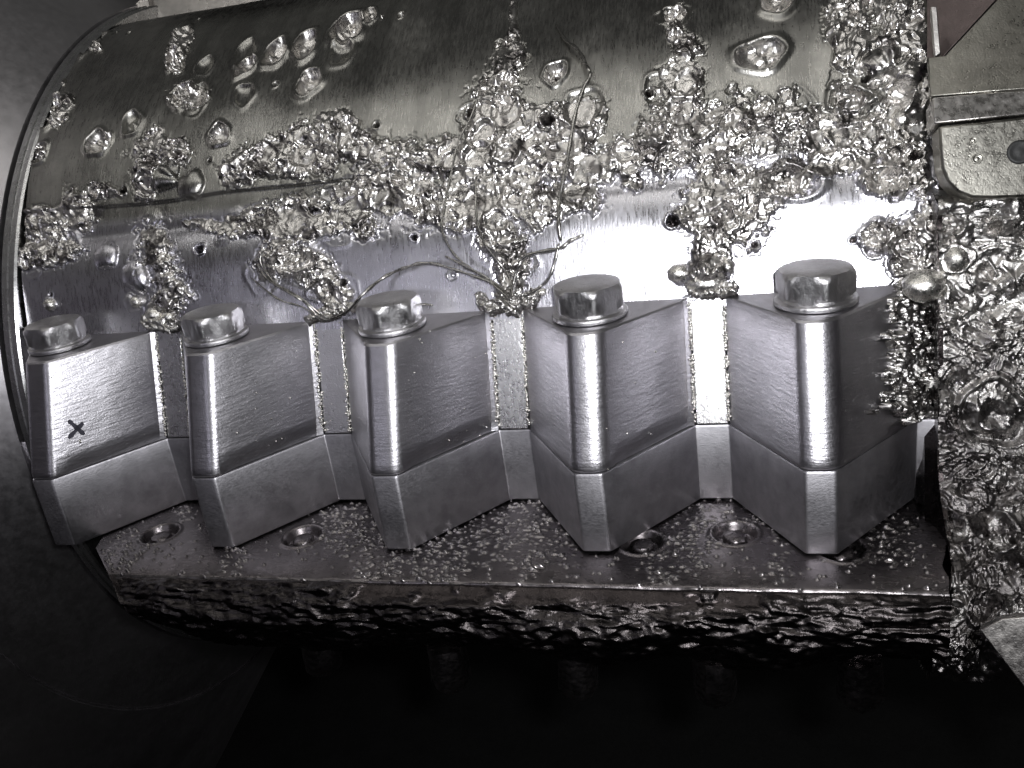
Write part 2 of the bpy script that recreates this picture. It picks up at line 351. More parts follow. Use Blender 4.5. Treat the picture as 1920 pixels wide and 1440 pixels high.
def crater(u, v, rpx, kind, ar=1.0):
    h = BODY_P.hit(u, v)
    if h is None: return
    t, q, s, n = h; sc = np.dot(q - CP, FW) / FPX; r = rpx * sc
    el = 1.0
    nn = np.array([0, n[0], n[1]]); cosv = abs(np.dot(nn, ray(u, v) / np.linalg.norm(ray(u, v))))
    rx, ry = r * ar, r / max(cosv, .35) * (.8 if rpx < 32 else .6)
    if kind == 'r':
        stamp(H, gx, gs, q[0], s, rx, ry, f_pit(r * (.75 if rpx < 32 else .4), r * (.22 if rpx < 32 else .14))); stamp(slag_a, gx, gs, q[0], s, rx, ry, lambda h_, rr, X, Y: np.maximum(h_, sstep(rr, 1.05, .8)))
        for k in range(26):
            a, b = R.uniform(0, 6.28), math.sqrt(R.uniform(0, 1)) * .85; q2 = r * R.uniform(.1, .28)
            stamp(H, gx, gs, q[0] + rx * b * math.cos(a), s + ry * b * math.sin(a), q2, q2 * 1.2, (lambda hh: (lambda h_, rr, X, Y: h_ + hh * np.clip(1 - rr * rr, 0, 1)))(q2 * R.uniform(-.6, .8)))
    elif kind == 'g':   # ring with a central cone
        stamp(H, gx, gs, q[0], s, rx, ry, f_pit(r * .5, r * .2)); stamp(H, gx, gs, q[0], s, rx * .5, ry * .5, lambda h_, rr, X, Y: h_ + r * .4 * np.clip(1 - rr, 0, 1))
    elif kind == 's':
        stamp(H, gx, gs, q[0], s, rx, ry, f_pit(r * R.uniform(.3, .5), r * .10))
    elif kind == 'h':
        stamp(H, gx, gs, q[0], s, rx, ry, f_pit(r * 2.2, r * .35)); stamp(painted_shade, gx, gs, q[0], s, rx, ry, lambda h_, rr, X, Y: np.maximum(h_, sstep(rr, .9, .6)))  # shade painted into the colour inside the deep hole
    elif kind == 'd':
        stamp(H, gx, gs, q[0], s, rx, ry, lambda h_, rr, X, Y: h_ + r * .55 * np.sqrt(np.clip(1 - rr * rr, 0, 1)))
for c in [(340, 72, 16, 'r'), (326, 118, 15, 'r', .8), (345, 182, 22, 'r'), (376, 186, 22, 's'), (388, 127, 17, 's'), (463, 105, 24, 's'), (463, 128, 20, 'r'), (462, 182, 21, 's'), (520, 105, 24, 'r'), (575, 90, 25, 'r'),
          (643, 103, 25, 's'), (655, 58, 30, 'r'), (695, 35, 15, 'r'), (583, 158, 24, 'r'), (251, 233, 20, 'g'), (184, 270, 21, 'r'), (203, 266, 12, 'r'), (416, 256, 20, 'r'), (180, 84, 18, 'r'), (115, 155, 9, 'r'), (100, 215, 22, 'r'), (77, 290, 16, 'r'),
          (344, 297, 7, 'h'), (398, 304, 5, 'h'), (709, 239, 7, 'h'), (885, 217, 10, 'h'), (1218, 177, 9, 'h'), (1043, 143, 22, 'r'), (1043, 143, 7, 'h'), (1425, 107, 42, 'r', 1.1), (1456, 6, 30, 'r'), (1266, 36, 20, 'r'), (1592, 188, 36, 'g'),
          (186, 360, 13, 'g'), (235, 360, 8, 'h'), (211, 362, 5, 'h'), (244, 68, 4, 'h'), (218, 69, 4, 'h'), (372, 42, 4, 'h'), (754, 34, 6, 'h'), (718, 38, 4, 'h'), (520, 163, 6, 'h'), (1716, 294, 13, 'h'), (1652, 262, 6, 'h'), (1622, 152, 8, 'h'),
          (300, 338, 34, 'd', 1.3), (364, 348, 28, 'd'), (327, 316, 20, 'd'), (1648, 125, 36, 'd'), (200, 480, 26, 'd'), (256, 518, 30, 'd'), (248, 568, 18, 'd'), (95, 570, 13, 'd'), (95, 552, 5, 'h'), (848, 517, 8, 'g'), (375, 467, 10, 'h'),
          (555, 485, 38, 'r', 1.1), (1480, 345, 45, 'r', 1.2), (1660, 340, 38, 's'), (1640, 442, 26, 'g'), (1600, 450, 8, 'h'), (777, 445, 8, 'h'), (1262, 415, 14, 'h'), (1030, 232, 14, 'h'), (645, 530, 8, 'h'), (1415, 460, 8, 'h'),
          (1700, 150, 30, 'd'), (1705, 215, 34, 'd', .6), (1640, 205, 30, 'd', .6), (1335, 505, 36, 'd'), (1285, 515, 24, 'd')]:
    crater(*c)
# the thick layer's own border groove
H -= .004 * np.exp(-((field + .07) / .08) ** 2)
hs = np.where(SS > BODY_P.L - .5, 0, H)
V = base.copy(); V[..., 1] += ny[:, None] * hs; V[..., 2] += nz[:, None] * hs
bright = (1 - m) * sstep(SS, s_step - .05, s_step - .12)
facem = m[:-1, :-1] > .45; up_ = SS[:-1, :-1] > s_step - .03
at = dict(slag=slag_a, bright=bright, painted_shade=painted_shade)
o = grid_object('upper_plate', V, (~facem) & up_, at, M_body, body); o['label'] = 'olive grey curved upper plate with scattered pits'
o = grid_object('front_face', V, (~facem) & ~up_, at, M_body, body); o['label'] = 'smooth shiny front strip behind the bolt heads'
o = grid_object('slag_crust', V, facem, at, M_body, body); tag(o, 'glittering pitted crust of melted metal', kind='stuff')
# solid ends so the shell is not paper thin
endL = [(XL + .001, a, b) for a, b in BODY_P.p[::6]] + [(XL + .001, 3.0, .0), (XL + .001, .155, .0)]
endR = [(XR, a, b) for a, b in BODY_P.p[::6]] + [(XR, 3.0, .0), (XR, .155, .0)]
V_, F_ = loft([endL, [(p[0] + .02, p[1], p[2]) for p in endL]]); link('end_plate', polymesh('e', V_, F_), M_side, body)
V_, F_ = loft([endR, [(p[0] + .02, p[1], p[2]) for p in endR]]); link('end_plate', polymesh('e', V_, F_), M_side, body)
# bright valley strips between the teeth
for i in range(-1, 5):
    cx = i + VC; h = WV / 2 - .004
    if i == 4: continue
    r0 = [(cx - h, 0, H1 + .004), (cx + h, 0, H1 + .004), (cx + h, .3, H1 + .004), (cx - h, .3, H1 + .004)]
    r1 = [(cx - h, D2, H2 + .01), (cx + h, D2, H2 + .01), (cx + h, .45, H2 + .01), (cx - h, .45, H2 + .01)]
    V_, F_ = loft([r0, r1]); o = bevel(link('valley_strip', polymesh('valley_strip', V_, F_), M_strip, body), .006)
    if i < 0: continue
    it = []
    for side in (-1, 1):
        n = int((110, 130, 160, 170)[i])
        for k in range(n):
            t = random.random(); dd = 0.006 if i != 1 else .01
            it.append(((cx + side * (h + .004 + random.gauss(0, dd * .7)), D2 * t - .004, H1 + .02 + (H2 - H1 - .03) * t), random.uniform(.004, .010)))
    for k in range(14): t = random.random(); it.append(((cx + random.uniform(-h, h), D2 * t - .002, H1 + (H2 - H1) * t), random.uniform(.002, .004)))
    o = link('bead_line', bead_mesh(it), M_bead, body, sharp=None); o['kind'] = 'stuff'

# ------------------------------------------------------------------ LEDGE and BELLY
LEDGE_P = Profile([(.35, -.006), (.1, -.006), (-.3, -.006), (-.52, -.006), (-.64, -.014), (-.73, -.040), (-.80, -.10), (-.84, -.19), (-.80, -.30), (-.70, -.41), (-.52, -.50), (-.2, -.60), (.5, -.72)])
LEDGE_P.flip = True
lx = np.arange(0, 1, .00105); ls = np.arange(0, LEDGE_P.L, .0052)
y_, z_, ny, nz = LEDGE_P.at(ls); ny, nz = -ny, -nz
xl = np.interp(ls, [0, .35, .85, 1.05, 1.25, 1.4, 1.55, 1.7, 2.2], [.0, .02, .20, .42, .60, .85, 1.15, 1.5, 2.0])
xr = np.interp(ls, [0, .35, 1.05, 1.4, 3], [4.60, 4.60, 4.46, 4.44, 4.5]) + .05 * (vnoise(ls * 9, ls * 0 + 2.2, 95) - .5) - .25 * sstep(ls, 1.45, 1.9)
LX = xl[:, None] + (xr - xl)[:, None] * lx[None, :]; LS = np.broadcast_to(ls[:, None], LX.shape)
base = np.stack([LX, np.broadcast_to(y_[:, None], LX.shape), np.broadcast_to(z_[:, None], LX.shape)], -1)
PU, PV = proj(base.reshape(-1, 3)); PU = PU.reshape(LX.shape).astype(np.float32); PV = PV.reshape(LX.shape).astype(np.float32)
s_seam = np.interp(-.715, -y_[:200], ls[:200]); s_seam = ls[np.argmax(y_ < -.715)]
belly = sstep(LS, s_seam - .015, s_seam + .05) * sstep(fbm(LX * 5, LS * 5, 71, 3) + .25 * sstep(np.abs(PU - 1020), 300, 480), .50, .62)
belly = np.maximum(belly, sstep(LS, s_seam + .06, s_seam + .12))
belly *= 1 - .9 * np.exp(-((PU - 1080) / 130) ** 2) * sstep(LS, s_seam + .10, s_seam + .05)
HL = (fbm(LX * 2, LS * 2, 77, 2) - .5) * .010 + .012 * (fbm(LX * 9, LS * 9, 79, 3) - .5) * sstep(LS, s_seam - .08, s_seam) - .006 * np.exp(-((LS - s_seam) / .006) ** 2)
HL += belly * (.13 * (fbm(LX * 1.7, LS * 2, 80, 2) - .5) * sstep(LS, s_seam + .1, s_seam + .4) + .06 * (fbm(LX * 4, LS * 9, 81, 4) - .45) + .013 * ridged(LX * 6, LS * 22, 85, 3) + .005 * fbm(LX * 28, LS * 50, 87, 2))
slagL = belly * .45
grain = capsules(PU, PV, [[(1000, 1000, 80), (910, 1000, 60)], [(650, 990, 55)], [(690, 1045, 50), (840, 1050, 40)], [(860, 1000, 40)], [(1300, 1000, 55), (1350, 950, 30)], [(1420, 960, 25), (1480, 1010, 25)], [(1650, 1010, 60)], [(240, 1030, 40)], [(350, 960, 20)], [(440, 1060, 30)], [(1250, 1050, 50)], [(1450, 1070, 30)]])
def stampL(cx_, s_, r, fn, ar=1.0):
    # rows have slightly different x scaling; use local column coordinates
    j = int(np.clip(np.searchsorted(ls, s_), 0, len(ls) - 1)); k = (xr[j] - xl[j]); stamp(HL, lx, ls, (cx_ - xl[j]) / k, s_, r * ar / k, r, lambda h_, rr, X, Y: fn(h_, rr))
def stampLL(cx_, s_, rx, ry, hh):
    j = int(np.clip(np.searchsorted(ls, s_), 0, len(ls) - 1)); k = (xr[j] - xl[j])
    i0 = int(np.searchsorted(lx, (cx_ - rx - xl[j]) / k)); i1 = int(np.searchsorted(lx, (cx_ + rx - xl[j]) / k)); j0 = int(np.searchsorted(ls, s_ - ry)); j1 = int(np.searchsorted(ls, s_ + ry))
    if i1 <= i0 or j1 <= j0: return
    r = np.sqrt(((LX[j0:j1, i0:i1] - cx_) / rx) ** 2 + ((LS[j0:j1, i0:i1] - s_) / ry) ** 2); HL[j0:j1, i0:i1] += hh * np.clip(1 - r * r, 0, 1)
    if hh > 0: slagL[j0:j1, i0:i1] = np.maximum(slagL[j0:j1, i0:i1], .10 * (r < .9))
J, I = np.nonzero((grain + (fbm(LX * 12, LS * 12, 91, 2) - .5) > -.05) & (LS < s_seam))
for k in R.randint(0, len(J), 1700):
    q = R.uniform(.006, .012); stampLL(LX[J[k], I[k]], LS[J[k], I[k]], q * R.uniform(1.0, 2.0), q, q * R.uniform(.4, 1.1))
J, I = np.nonzero((LS < s_seam) & (LS > .3))
for k in R.randint(0, len(J), 450): stampLL(LX[J[k], I[k]], LS[J[k], I[k]], R.uniform(.007, .013), R.uniform(.007, .011), R.uniform(.006, .014))
J, I = np.nonzero(belly > .4)
for k in R.randint(0, len(J), 1500):
    r = R.uniform(.01, .035); stampLL(LX[J[k], I[k]], LS[J[k], I[k]], r * 1.9, r * .7, r * R.uniform(-.5, .5))
screws = []
for u, v in ((300, 1002), (567, 1006), (1203, 1016), (1378, 1000), (1578, 1030)):
    p = un(u, v, 2, -.006); s_ = np.interp(-p[1], -y_, ls) if False else ls[np.argmin(np.abs(y_ - p[1]) + (ls > s_seam) * 9)]
    r = .105
    j0 = np.searchsorted(ls, s_ - .2); j1 = np.searchsorted(ls, s_ + .2)
    d = np.hypot(LX[j0:j1] - p[0], LS[j0:j1] - s_); slagL[j0:j1] *= sstep(d, .07, .11)
    HL[j0:j1] = np.where(d < r * 1.15, HL[j0:j1] * .4, HL[j0:j1]) - .045 * sstep(d, r, r - .03) + .008 * np.exp(-((d - r - .008) / .010) ** 2)
    screws.append(p)
V = base.copy(); V[..., 1] += ny[:, None] * HL; V[..., 2] += nz[:, None] * HL
z0 = np.zeros_like(HL); fb = LS[:-1, :-1] < s_seam
grid_object('ledge_plate', V, fb, dict(slag=slagL, bright=z0, painted_shade=z0), M_ledge, body)['label'] = 'flat dark ledge speckled with metal grains'
grid_object('underside_crust', V, ~fb, dict(slag=slagL * .8, bright=z0, painted_shade=z0), M_belly, body)['label'] = 'rough dark pitted underside'
endL = [(np.interp(s_, ls, xl) + .01, a, b) for s_, (a, b) in list(zip(LEDGE_P.s, LEDGE_P.p))[::8]] + [(1.5, 3, -.72), (.02, 3, -.02)]
V_, F_ = loft([endL, [(p[0] + .03, p[1], p[2]) for p in endL]]); link('end_plate', polymesh('e', V_, F_), M_belly, body)

def lathe_ring(prof, n=28, c=(0, 0, 0), hexr=None, rot=0.0, jitter=0.0):
    rings = []
    for r, z in prof:
        ring = []
        for k in range(n):
            a = 2 * math.pi * k / n; rr = r
            if hexr:
                aa = (a + rot) % (math.pi / 3) - math.pi / 6; rr = min(r, hexr / math.cos(aa))
            rr *= 1 + random.uniform(-jitter, jitter)
            ring.append((c[0] + rr * math.cos(a), c[1] + rr * math.sin(a), c[2] + z + random.uniform(-jitter, jitter) * .06))
        rings.append(ring)
    return loft(rings)
for p in screws:
    V_, F_ = lathe_ring([(.058, -.06), (.058, -.022), (.050, -.010), (.030, -.004), (.012, -.003)], 24, (p[0], p[1], p[2]), jitter=.03)
    link('recessed_screw', polymesh('recessed_screw', V_, F_), M_ledge, body)
# stubs of the bolts hanging under the belly
for u, v in ((605, 1232), (845, 1262), (1085, 1272), (1340, 1285), (1612, 1292)):
    p = un(u, v, 1, -.62)
    V_, F_ = lathe_ring([(.02, -.10), (.075, -.09), (.10, -.05), (.10, .02), (.09, .16)], 20, (p[0], p[1], p[2] + .02), jitter=.09)
    link('bolt_stub', polymesh('bolt_stub', V_, F_), M_ledge, body)

# ------------------------------------------------------------------ SERRATED BAR (lower zigzag)
bar = empty('serrated_bar', (2, 0, 0), 'smooth grey zigzag steel bar under the five bolted tooth blocks', 'serrated bar')
def corner(p, a, b, r, n=5):
    p, a, b = map(np.array, (p, a, b)); d1 = (a - p) / np.linalg.norm(a - p); d2 = (b - p) / np.linalg.norm(b - p); s_, e_ = p + d1 * r, p + d2 * r
    return [tuple((1 - t) ** 2 * s_ + 2 * t * (1 - t) * p + t * t * e_) for t in np.linspace(0, 1, n)]
def zig(rt, rv):
    pts = [(-.62, 0.0)]
    raw = [(-1 + VC - WV / 2, 0), (-1 + VC + WV / 2, 0)]
    for i in range(5):
        raw += [(i - WT / 2, -D0), (i + WT / 2, -D0), (i + VC - WV / 2, 0), (i + VC + WV / 2, 0)]
    raw[-1] = (4.63, 0)
    for k, p in enumerate(raw):
        if 0 < k < len(raw) - 1: pts += corner(p, raw[k - 1], raw[k + 1], rt if p[1] < -.1 else rv)
    pts += [raw[-1], (4.63, .45), (-.62, .45)]; return pts
z1 = zig(.014, .006); zin = zig(.02, .012)
def off(pts, d): return [(x, y + d) for x, y in pts]
rings = [[(x, y + .010, .004) for x, y in z1], [(x, y, .014) for x, y in z1], [(x, y, H1 - .012) for x, y in z1], [(x, y + .006, H1 - .003) for x, y in z1]]
V_, F_ = loft(rings); link('zigzag_block', polymesh('zigzag_block', V_, F_), M_bar, bar)

# ------------------------------------------------------------------ TOOTH BLOCKS, BOLTS
def tooth_outline(i, t, inset_r, inset_tip=0.0, rr=.066, shrink=0.0):
    yt = -(D0 + (D1 - D0) * t) + inset_tip; yv = D2 * t
    xl_, xr_ = i - 1 + VC + WV / 2 + .004, i + VC - WV / 2 - .004
    A = (xl_, yv); B = (i - WT / 2 - .002, yt); Cc = (i + WT / 2 + .002, yt); Dd = (xr_, yv)
    v = np.array(Dd) - np.array(Cc); nrm = np.array([v[1], -v[0]]) / np.linalg.norm(v)   # outward normal of the right face
    ins = -nrm * inset_r
    insf = -nrm * (inset_r + .010)
    mid = tuple((np.array(Cc) * .5 + np.array(Dd) * .5) + ins)
    q1 = tuple(np.array(Cc) + (np.array(Dd) - np.array(Cc)) * .17 + ins); q2 = tuple(np.array(Cc) + (np.array(Dd) - np.array(Cc)) * .90 + ins)
    tip = corner(B, A, Cc, rr * .8, 6) + corner(Cc, B, Dd, rr * .95, 7)
    q3 = tuple(np.array(Cc) + (np.array(Dd) - np.array(Cc)) * .95 + insf * .6)
    pts = [A] + tip + [q1, mid, q2, q3, Dd, (xr_, .5), (xl_, .5)]
    cx = i; return [(cx + (x - cx) * (1 - shrink), y + (shrink * .5 if y < .4 else 0)) for x, y in pts]
tooth_info = [
 ('leftmost steel tooth block with a small ink cross drawn on its face', (-.04, -.02), 8, 'dark'),
 ('second tooth block from the left, rippled grey face beside the cross-marked block', (-.02, -.03), 22, 'rough'),
 ('middle tooth block of the five, bolt standing under the loose wires', (-.01, -.03), 30, 'rough'),
 ('fourth tooth block, between the two brightest valley strips', (.0, -.02), 12, 'rough'),
 ('rightmost and largest tooth block, partly buried in melted metal on its right', (.02, -.02), 17, 'dark')]
teeth = []
for i, (lab, (bx, by), rot, look) in enumerate(tooth_info):
    t = empty('tooth_block', (i, -.2, H1), lab, 'tooth block', 'bolted tooth blocks in a row'); teeth.append(t)
    g = (.016, .020, .022, .018, 0.0)[i]; hb = .095; T = lambda z: (z - H1) / (H2 - H1)
    lv = [(H1 + .001, g * .9, .012), (H1 + .012, g * .95, .004), (H1 + .03, g * .85, 0), (H1 + hb * .55, g * .45, 0), (H1 + hb, 0, 0), (H1 + hb + .012, 0, 0), (H1 + .3, 0, 0), (H1 + .42, 0, 0), (H2 - .012, 0, 0), (H2 - .003, .002, .007), (H2, .012, .018)]
    rings = [[(x, y, z) for x, y in tooth_outline(i, T(z), gg, it_, rr=(.030, .036, .044, .060, .062)[i])] for z, gg, it_ in lv]
    V_, F_ = loft(rings); link('block', polymesh('block', V_, F_), M_tooth, t, sharp=16)
    # bolt: washer and hex head
    c = (i + bx, by, H2); sc_ = (.92, .93, .95, 1.0, 1.0)[i]
    bolt = link('hex_bolt', polymesh('hex_bolt', *lathe_ring([(q_[0] * sc_, q_[1] * sc_) for q_ in [(.158, .0), (.165, .026), (.160, .034), (.156, .042), (.172, .056), (.174, .125), (.170, .146), (.156, .160), (.125, .168), (.08, .170), (.03, .170)]], 96, c, hexr=.154 * sc_, rot=math.radians(rot), jitter=.004 if look == 'dark' else .006)), M_bolt, t, sharp=40)
    link('washer', polymesh('washer', *lathe_ring([(q_[0] * sc_, q_[1]) for q_ in [(.168, .0), (.180, .006), (.182, .018), (.178, .026), (.160, .031)]], 64, c, jitter=.003)), M_bolt, bolt, sharp=40)
# ink cross on the first block
def face_pt(i, u, v):
    A = np.array([i + WT / 2, -D0, H1]); B = np.array([i + VC - WV / 2, 0, H1]); Cq = np.array([i + WT / 2, -D1, H2])
    n = np.cross(B - A, Cq - A); n /= np.linalg.norm(n)
    if n[1] > 0: n = -n
    return hit_plane(u, v, A, n), n
def stroke(a, b, wd, i=0):
    (p, n), (q, _) = face_pt(i, *a), face_pt(i, *b); d = q - p; s_ = np.cross(n, d); s_ /= np.linalg.norm(s_); L_ = []
    for k in range(9):
        t = k / 8; ww = wd * (1 + .25 * math.sin(k * 2.1)) * (.7 if k in (0, 8) else 1); c = p + d * t + n * .0045
        L_.append([c + s_ * ww, c - s_ * ww, c - s_ * ww - n * .004, c + s_ * ww - n * .004])
    return L_
bmV, bmF = [], []
for a, b in (((128, 788), (158, 815)), ((166, 782), (128, 822))):
    V_, F_ = loft(stroke(a, b, .011)); k = len(bmV); bmV += V_; bmF += [tuple(q + k for q in f) for f in F_]
ink = link('ink_cross', polymesh('ink_cross', bmV, bmF), M_ink, teeth[0], smooth=False)

# ------------------------------------------------------------------ slag patches on flat places
def patch(name, u0, u1, v0, v1, p0, n, lines, parent, mat, seed, thick=.03, step=2.0, rough=1.0, kind='stuff', label=None):
    n = np.array(n, float); n /= np.linalg.norm(n)
    c00 = hit_plane(u0, v0, p0, n); c10 = hit_plane(u1, v0, p0, n); c01 = hit_plane(u0, v1, p0, n)
    ex = c10 - c00; Lx = np.linalg.norm(ex); ex /= Lx; ey = np.cross(n, ex); Ly = np.dot(c01 - c00, ey)
    if Ly < 0: ey = -ey; Ly = -Ly
    st = step * .0023; ax = np.arange(-.15, Lx + .15, st); ay = np.arange(-.15, Ly + .15, st); AX, AY = np.meshgrid(ax, ay)
    B = c00 + AX[..., None] * ex + AY[..., None] * ey; pu, pv = proj(B.reshape(-1, 3)); pu = pu.reshape(AX.shape); pv = pv.reshape(AX.shape)
    fld = capsules(pu, pv, lines) + (fbm(AX * 12, AY * 12, seed, 3) - .5) * 1.5 + (fbm(AX * 40, AY * 40, seed + 5, 2) - .5) * .7
    mk = sstep(fld, 0, .25)
    Hh = -.006 + mk * (thick * (.4 + fbm(AX * 14, AY * 14, seed + 9, 3)) + .014 * rough * ridged(AX * 24, AY * 24, seed + 13, 3) + .01 * rough * fbm(AX * 70, AY * 70, seed + 17, 2))
    J_, I_ = np.nonzero(mk > .4)
    for k in R.randint(0, len(J_), int(len(J_) / 70)):
        r = R.uniform(.008, .03); stamp(Hh, ax, ay, ax[I_[k]], ay[J_[k]], r, r, f_pit(r * .6, r * .2) if k % 2 else (lambda h_, rr, X, Y, r=r: h_ + r * .6 * np.clip(1 - rr * rr, 0, 1)))
    Vv = B + Hh[..., None] * n; kp = mk[:-1, :-1] > .02
    o = grid_object(name, Vv, kp, dict(slag=mk, bright=mk * 0, painted_shade=mk * 0), mat, parent); o['kind'] = kind
    if label: o['label'] = label
    return o
# on the right face of the last tooth
_, n5 = face_pt(4, 1650, 700)
P5 = np.array([4 + WT / 2, -D0, H1])
patch('slag_crust', 1560, 1760, 520, 830, P5, n5, [[(1700, 545, 34), (1700, 600, 40), (1690, 660, 34), (1690, 710, 34), (1700, 760, 34)], [(1660, 740, 14)], [(1655, 760, 10)], [(1745, 560, 30), (1740, 700, 36), (1735, 770, 22)], [(1624, 771, 4)], [(1680, 575, 22)]], teeth[4], M_cheek, 201, thick=.05, label='melted metal stuck to the right of the block')
body_n = (0, -.955, .295)
def lump(u, v, r, p0, parent=None, sq=1.0):
    p = np.array(p0, float); bm = bmesh.new(); bmesh.ops.create_icosphere(bm, subdivisions=3, radius=1)
    for q in bm.verts:
        a, b, c = q.co; k = 1 + .28 * (fbm(np.array([a * 2 + b + 9 + u]), np.array([c * 2 - b + 7 + v]), 301, 3)[0] - .5) + .15 * (fbm(np.array([a * 7 + b * 3 + 30]), np.array([c * 7 - b + 20]), 305, 2)[0] - .5)
        q.co = Vector((a * k * r * sq + p[0], b * k * r + p[1], c * k * r + p[2]))
    me = bpy.data.meshes.new('lump'); bm.to_mesh(me); bm.free(); return me
def body_pt(u, v, lift=0.0):
    h = BODY_P.hit(u, v); return h[1] + np.array([0, h[3][0], h[3][1]]) * lift
lumps = [(1275, 512, 19, .02, 'largest smooth molten blob on the ledge between the two right bolts', 1.2), (1325, 530, 24, .03, 'bright crinkled molten blob above the whitest valley strip', 1.6), (1362, 500, 17, .03, 'round molten blob right of the crinkled one above the whitest valley strip', 1),
         (257, 566, 13, .02, 'small shiny molten drop above the first tooth block', 1), (95, 571, 13, .02, 'lone molten drop above the leftmost bolt', 1), (290, 590, 15, .03, 'molten drop at the left end of the first valley top', 1.2), (318, 596, 13, .03, 'molten drop on top of the first valley strip', 1.2),
         (1135, 545, 9, .04, 'small bright drop touching the left of the fourth bolt', 1.2), (1015, 548, 8, .05, 'tiny bright drop between the wire bunch and the fourth bolt', 1.4), (655, 552, 10, .03, 'small bright drop left of the middle bolt', 1),
         (985, 500, 13, .03, 'smooth grey molten drop beside the wire bunch', .8)]
for u, v, r, lf, lab, sq in lumps:
    p = body_pt(u, v, .0); sc = np.dot(p - CP, FW) / FPX
    o = link('molten_drop', lump(u, v, r * sc, p, sq=sq), M_bead, sharp=None); tag(o, lab, 'metal drop', 'molten metal drops stuck to the machine')
for u, v, r, lab, sq in ((1790, 487, 30, 'big smooth bright blob of melted metal at the right end, level with the right bolt', .9), (1732, 536, 32, 'bright flattened blob of melted metal right of the last tooth block top', 1.2), (1690, 225, 24, 'smooth bright molten run near the upper right edge of the plate', .8)):
    p = hit_plane(u, v, (0, .05 if v > 300 else .5, 1.1 if v > 300 else 1.8), (0, -.95, .3)); sc = np.dot(p - CP, FW) / FPX
    o = link('molten_drop', lump(u, v, r * sc, p, sq=sq), M_bead, sharp=None); tag(o, lab, 'metal drop', 'molten metal drops stuck to the machine')
patch('slag_crust', 870, 1010, 540, 600, (0, D2 - .03, H2), (0, -.8, .6), [[(900, 560, 16), (920, 575, 18), (970, 572, 16), (1000, 560, 14)]], body, M_cheek, 221, thick=.03)
patch('slag_crust', 560, 680, 560, 620, (0, D2 - .03, H2), (0, -.8, .6), [[(580, 600, 10), (640, 580, 14)], [(660, 575, 10)]], body, M_cheek, 231, thick=.03)
patch('slag_crust', 270, 350, 560, 640, (0, D2 - .03, H2), (0, -.8, .6), [[(285, 605, 14), (330, 608, 12)]], body, M_cheek, 241, thick=.03)
patch('slag_crust', 1270, 1400, 520, 570, (0, D2 - .03, H2), (0, -.8, .6), [[(1300, 545, 14), (1340, 548, 16), (1375, 545, 12)]], body, M_cheek, 251, thick=.03)

# tiny grains splashed over faces
it = []
for _ in range(46):
    i = random.choice((0, 1, 2, 3)); T_ = random.random(); a = random.random()
    A = np.array([i + WT / 2, -(D0 + (D1 - D0) * T_), H1 + (H2 - H1) * T_]); B = np.array([i + VC - WV / 2, D2 * T_, H1 + (H2 - H1) * T_])
    p = A + (B - A) * a; it.append((p, random.uniform(.0025, .007)))
for u, v in ((255, 645), (192, 660), (205, 722), (150, 828), (480, 718), (895, 700), (1218, 680), (1260, 655)): 
    p, n_ = face_pt(min(4, max(0, int((u - 60) / 330))), u, v); it.append((p, .011))
o = link('metal_grain', bead_mesh(it), M_bead, body, sharp=None); tag(o, kind='stuff')

# ------------------------------------------------------------------ WIRES
def wire(px, rad, lab, lifts=None):
    pts = []
    for k, (u, v) in enumerate(px):
        h = BODY_P.hit(u, v)
        lf = lifts[k] if lifts else .09
        if v > 545: q = un(u, v, 1, D2 - .06)
        else: q = h[1]
        q = q - (q - CP) / np.linalg.norm(q - CP) * lf; pts.append(q)
    o = tube('loose_wire', pts, rad * 1.2, M_wire); return tag(o, lab, 'wire', 'loose wires caught on the machine body')
wire([(908, 140), (885, 215), (860, 265), (845, 330), (832, 400), (828, 430), (850, 475), (885, 505), (920, 530), (958, 562)], .0055, 'long thin dark wire curving down the left of the pitted spire into the knot')
wire([(1042, 45), (1060, 75), (1085, 95), (1102, 128), (1107, 142), (1095, 165), (1078, 218), (1066, 290), (1050, 370), (1048, 420), (1052, 452)], .0085, 'thick bent bright wire rising over the upper plate right of the spire', [.03, .08, .12, .14, .14, .13, .12, .12, .1, .09, .08])
wire([(1095, 440), (1068, 452), (1050, 465), (990, 478), (972, 500), (962, 535), (957, 566)], .0075, 'dark wire bent to the right over the shiny strip, ending in mid air')
wire([(1048, 455), (1042, 485), (1030, 520), (1010, 540), (978, 560)], .0060, 'short curved wire hanging between the knot and the fourth bolt')
wire([(600, 605), (650, 585), (680, 552), (720, 520), (760, 502), (800, 493), (850, 505), (900, 522), (935, 537), (958, 560)], .0070, 'long arched wire running left over the middle bolt to the second valley')
wire([(834, 480), (860, 493), (890, 508), (930, 532), (955, 556)], .0060, 'short bright wire end sticking out left of the knot')
wire([(893, 330), (893, 400), (905, 450), (930, 485), (955, 520), (962, 560)], .0060, 'wire running down the middle of the pitted crust into the knot')
wire([(930, 545), (950, 566), (975, 582)], .0055, 'very short wire crossing the top of the third valley strip')
wire([(482, 495), (500, 522), (540, 548), (575, 570), (600, 600)], .0055, 'thin wire curving down to the second valley top, upper one')
wire([(498, 465), (488, 490), (515, 530), (560, 556), (605, 592)], .0050, 'thin wire looping below the white pit towards the second valley top')
wire([(470, 520), (520, 560), (565, 575), (612, 600), (640, 588)], .0050, 'lowest thin wire lying on the ledge left of the second valley top')
wire([(783, 570), (800, 571), (812, 572)], .0060, 'tiny bright wire stub right of the middle bolt')

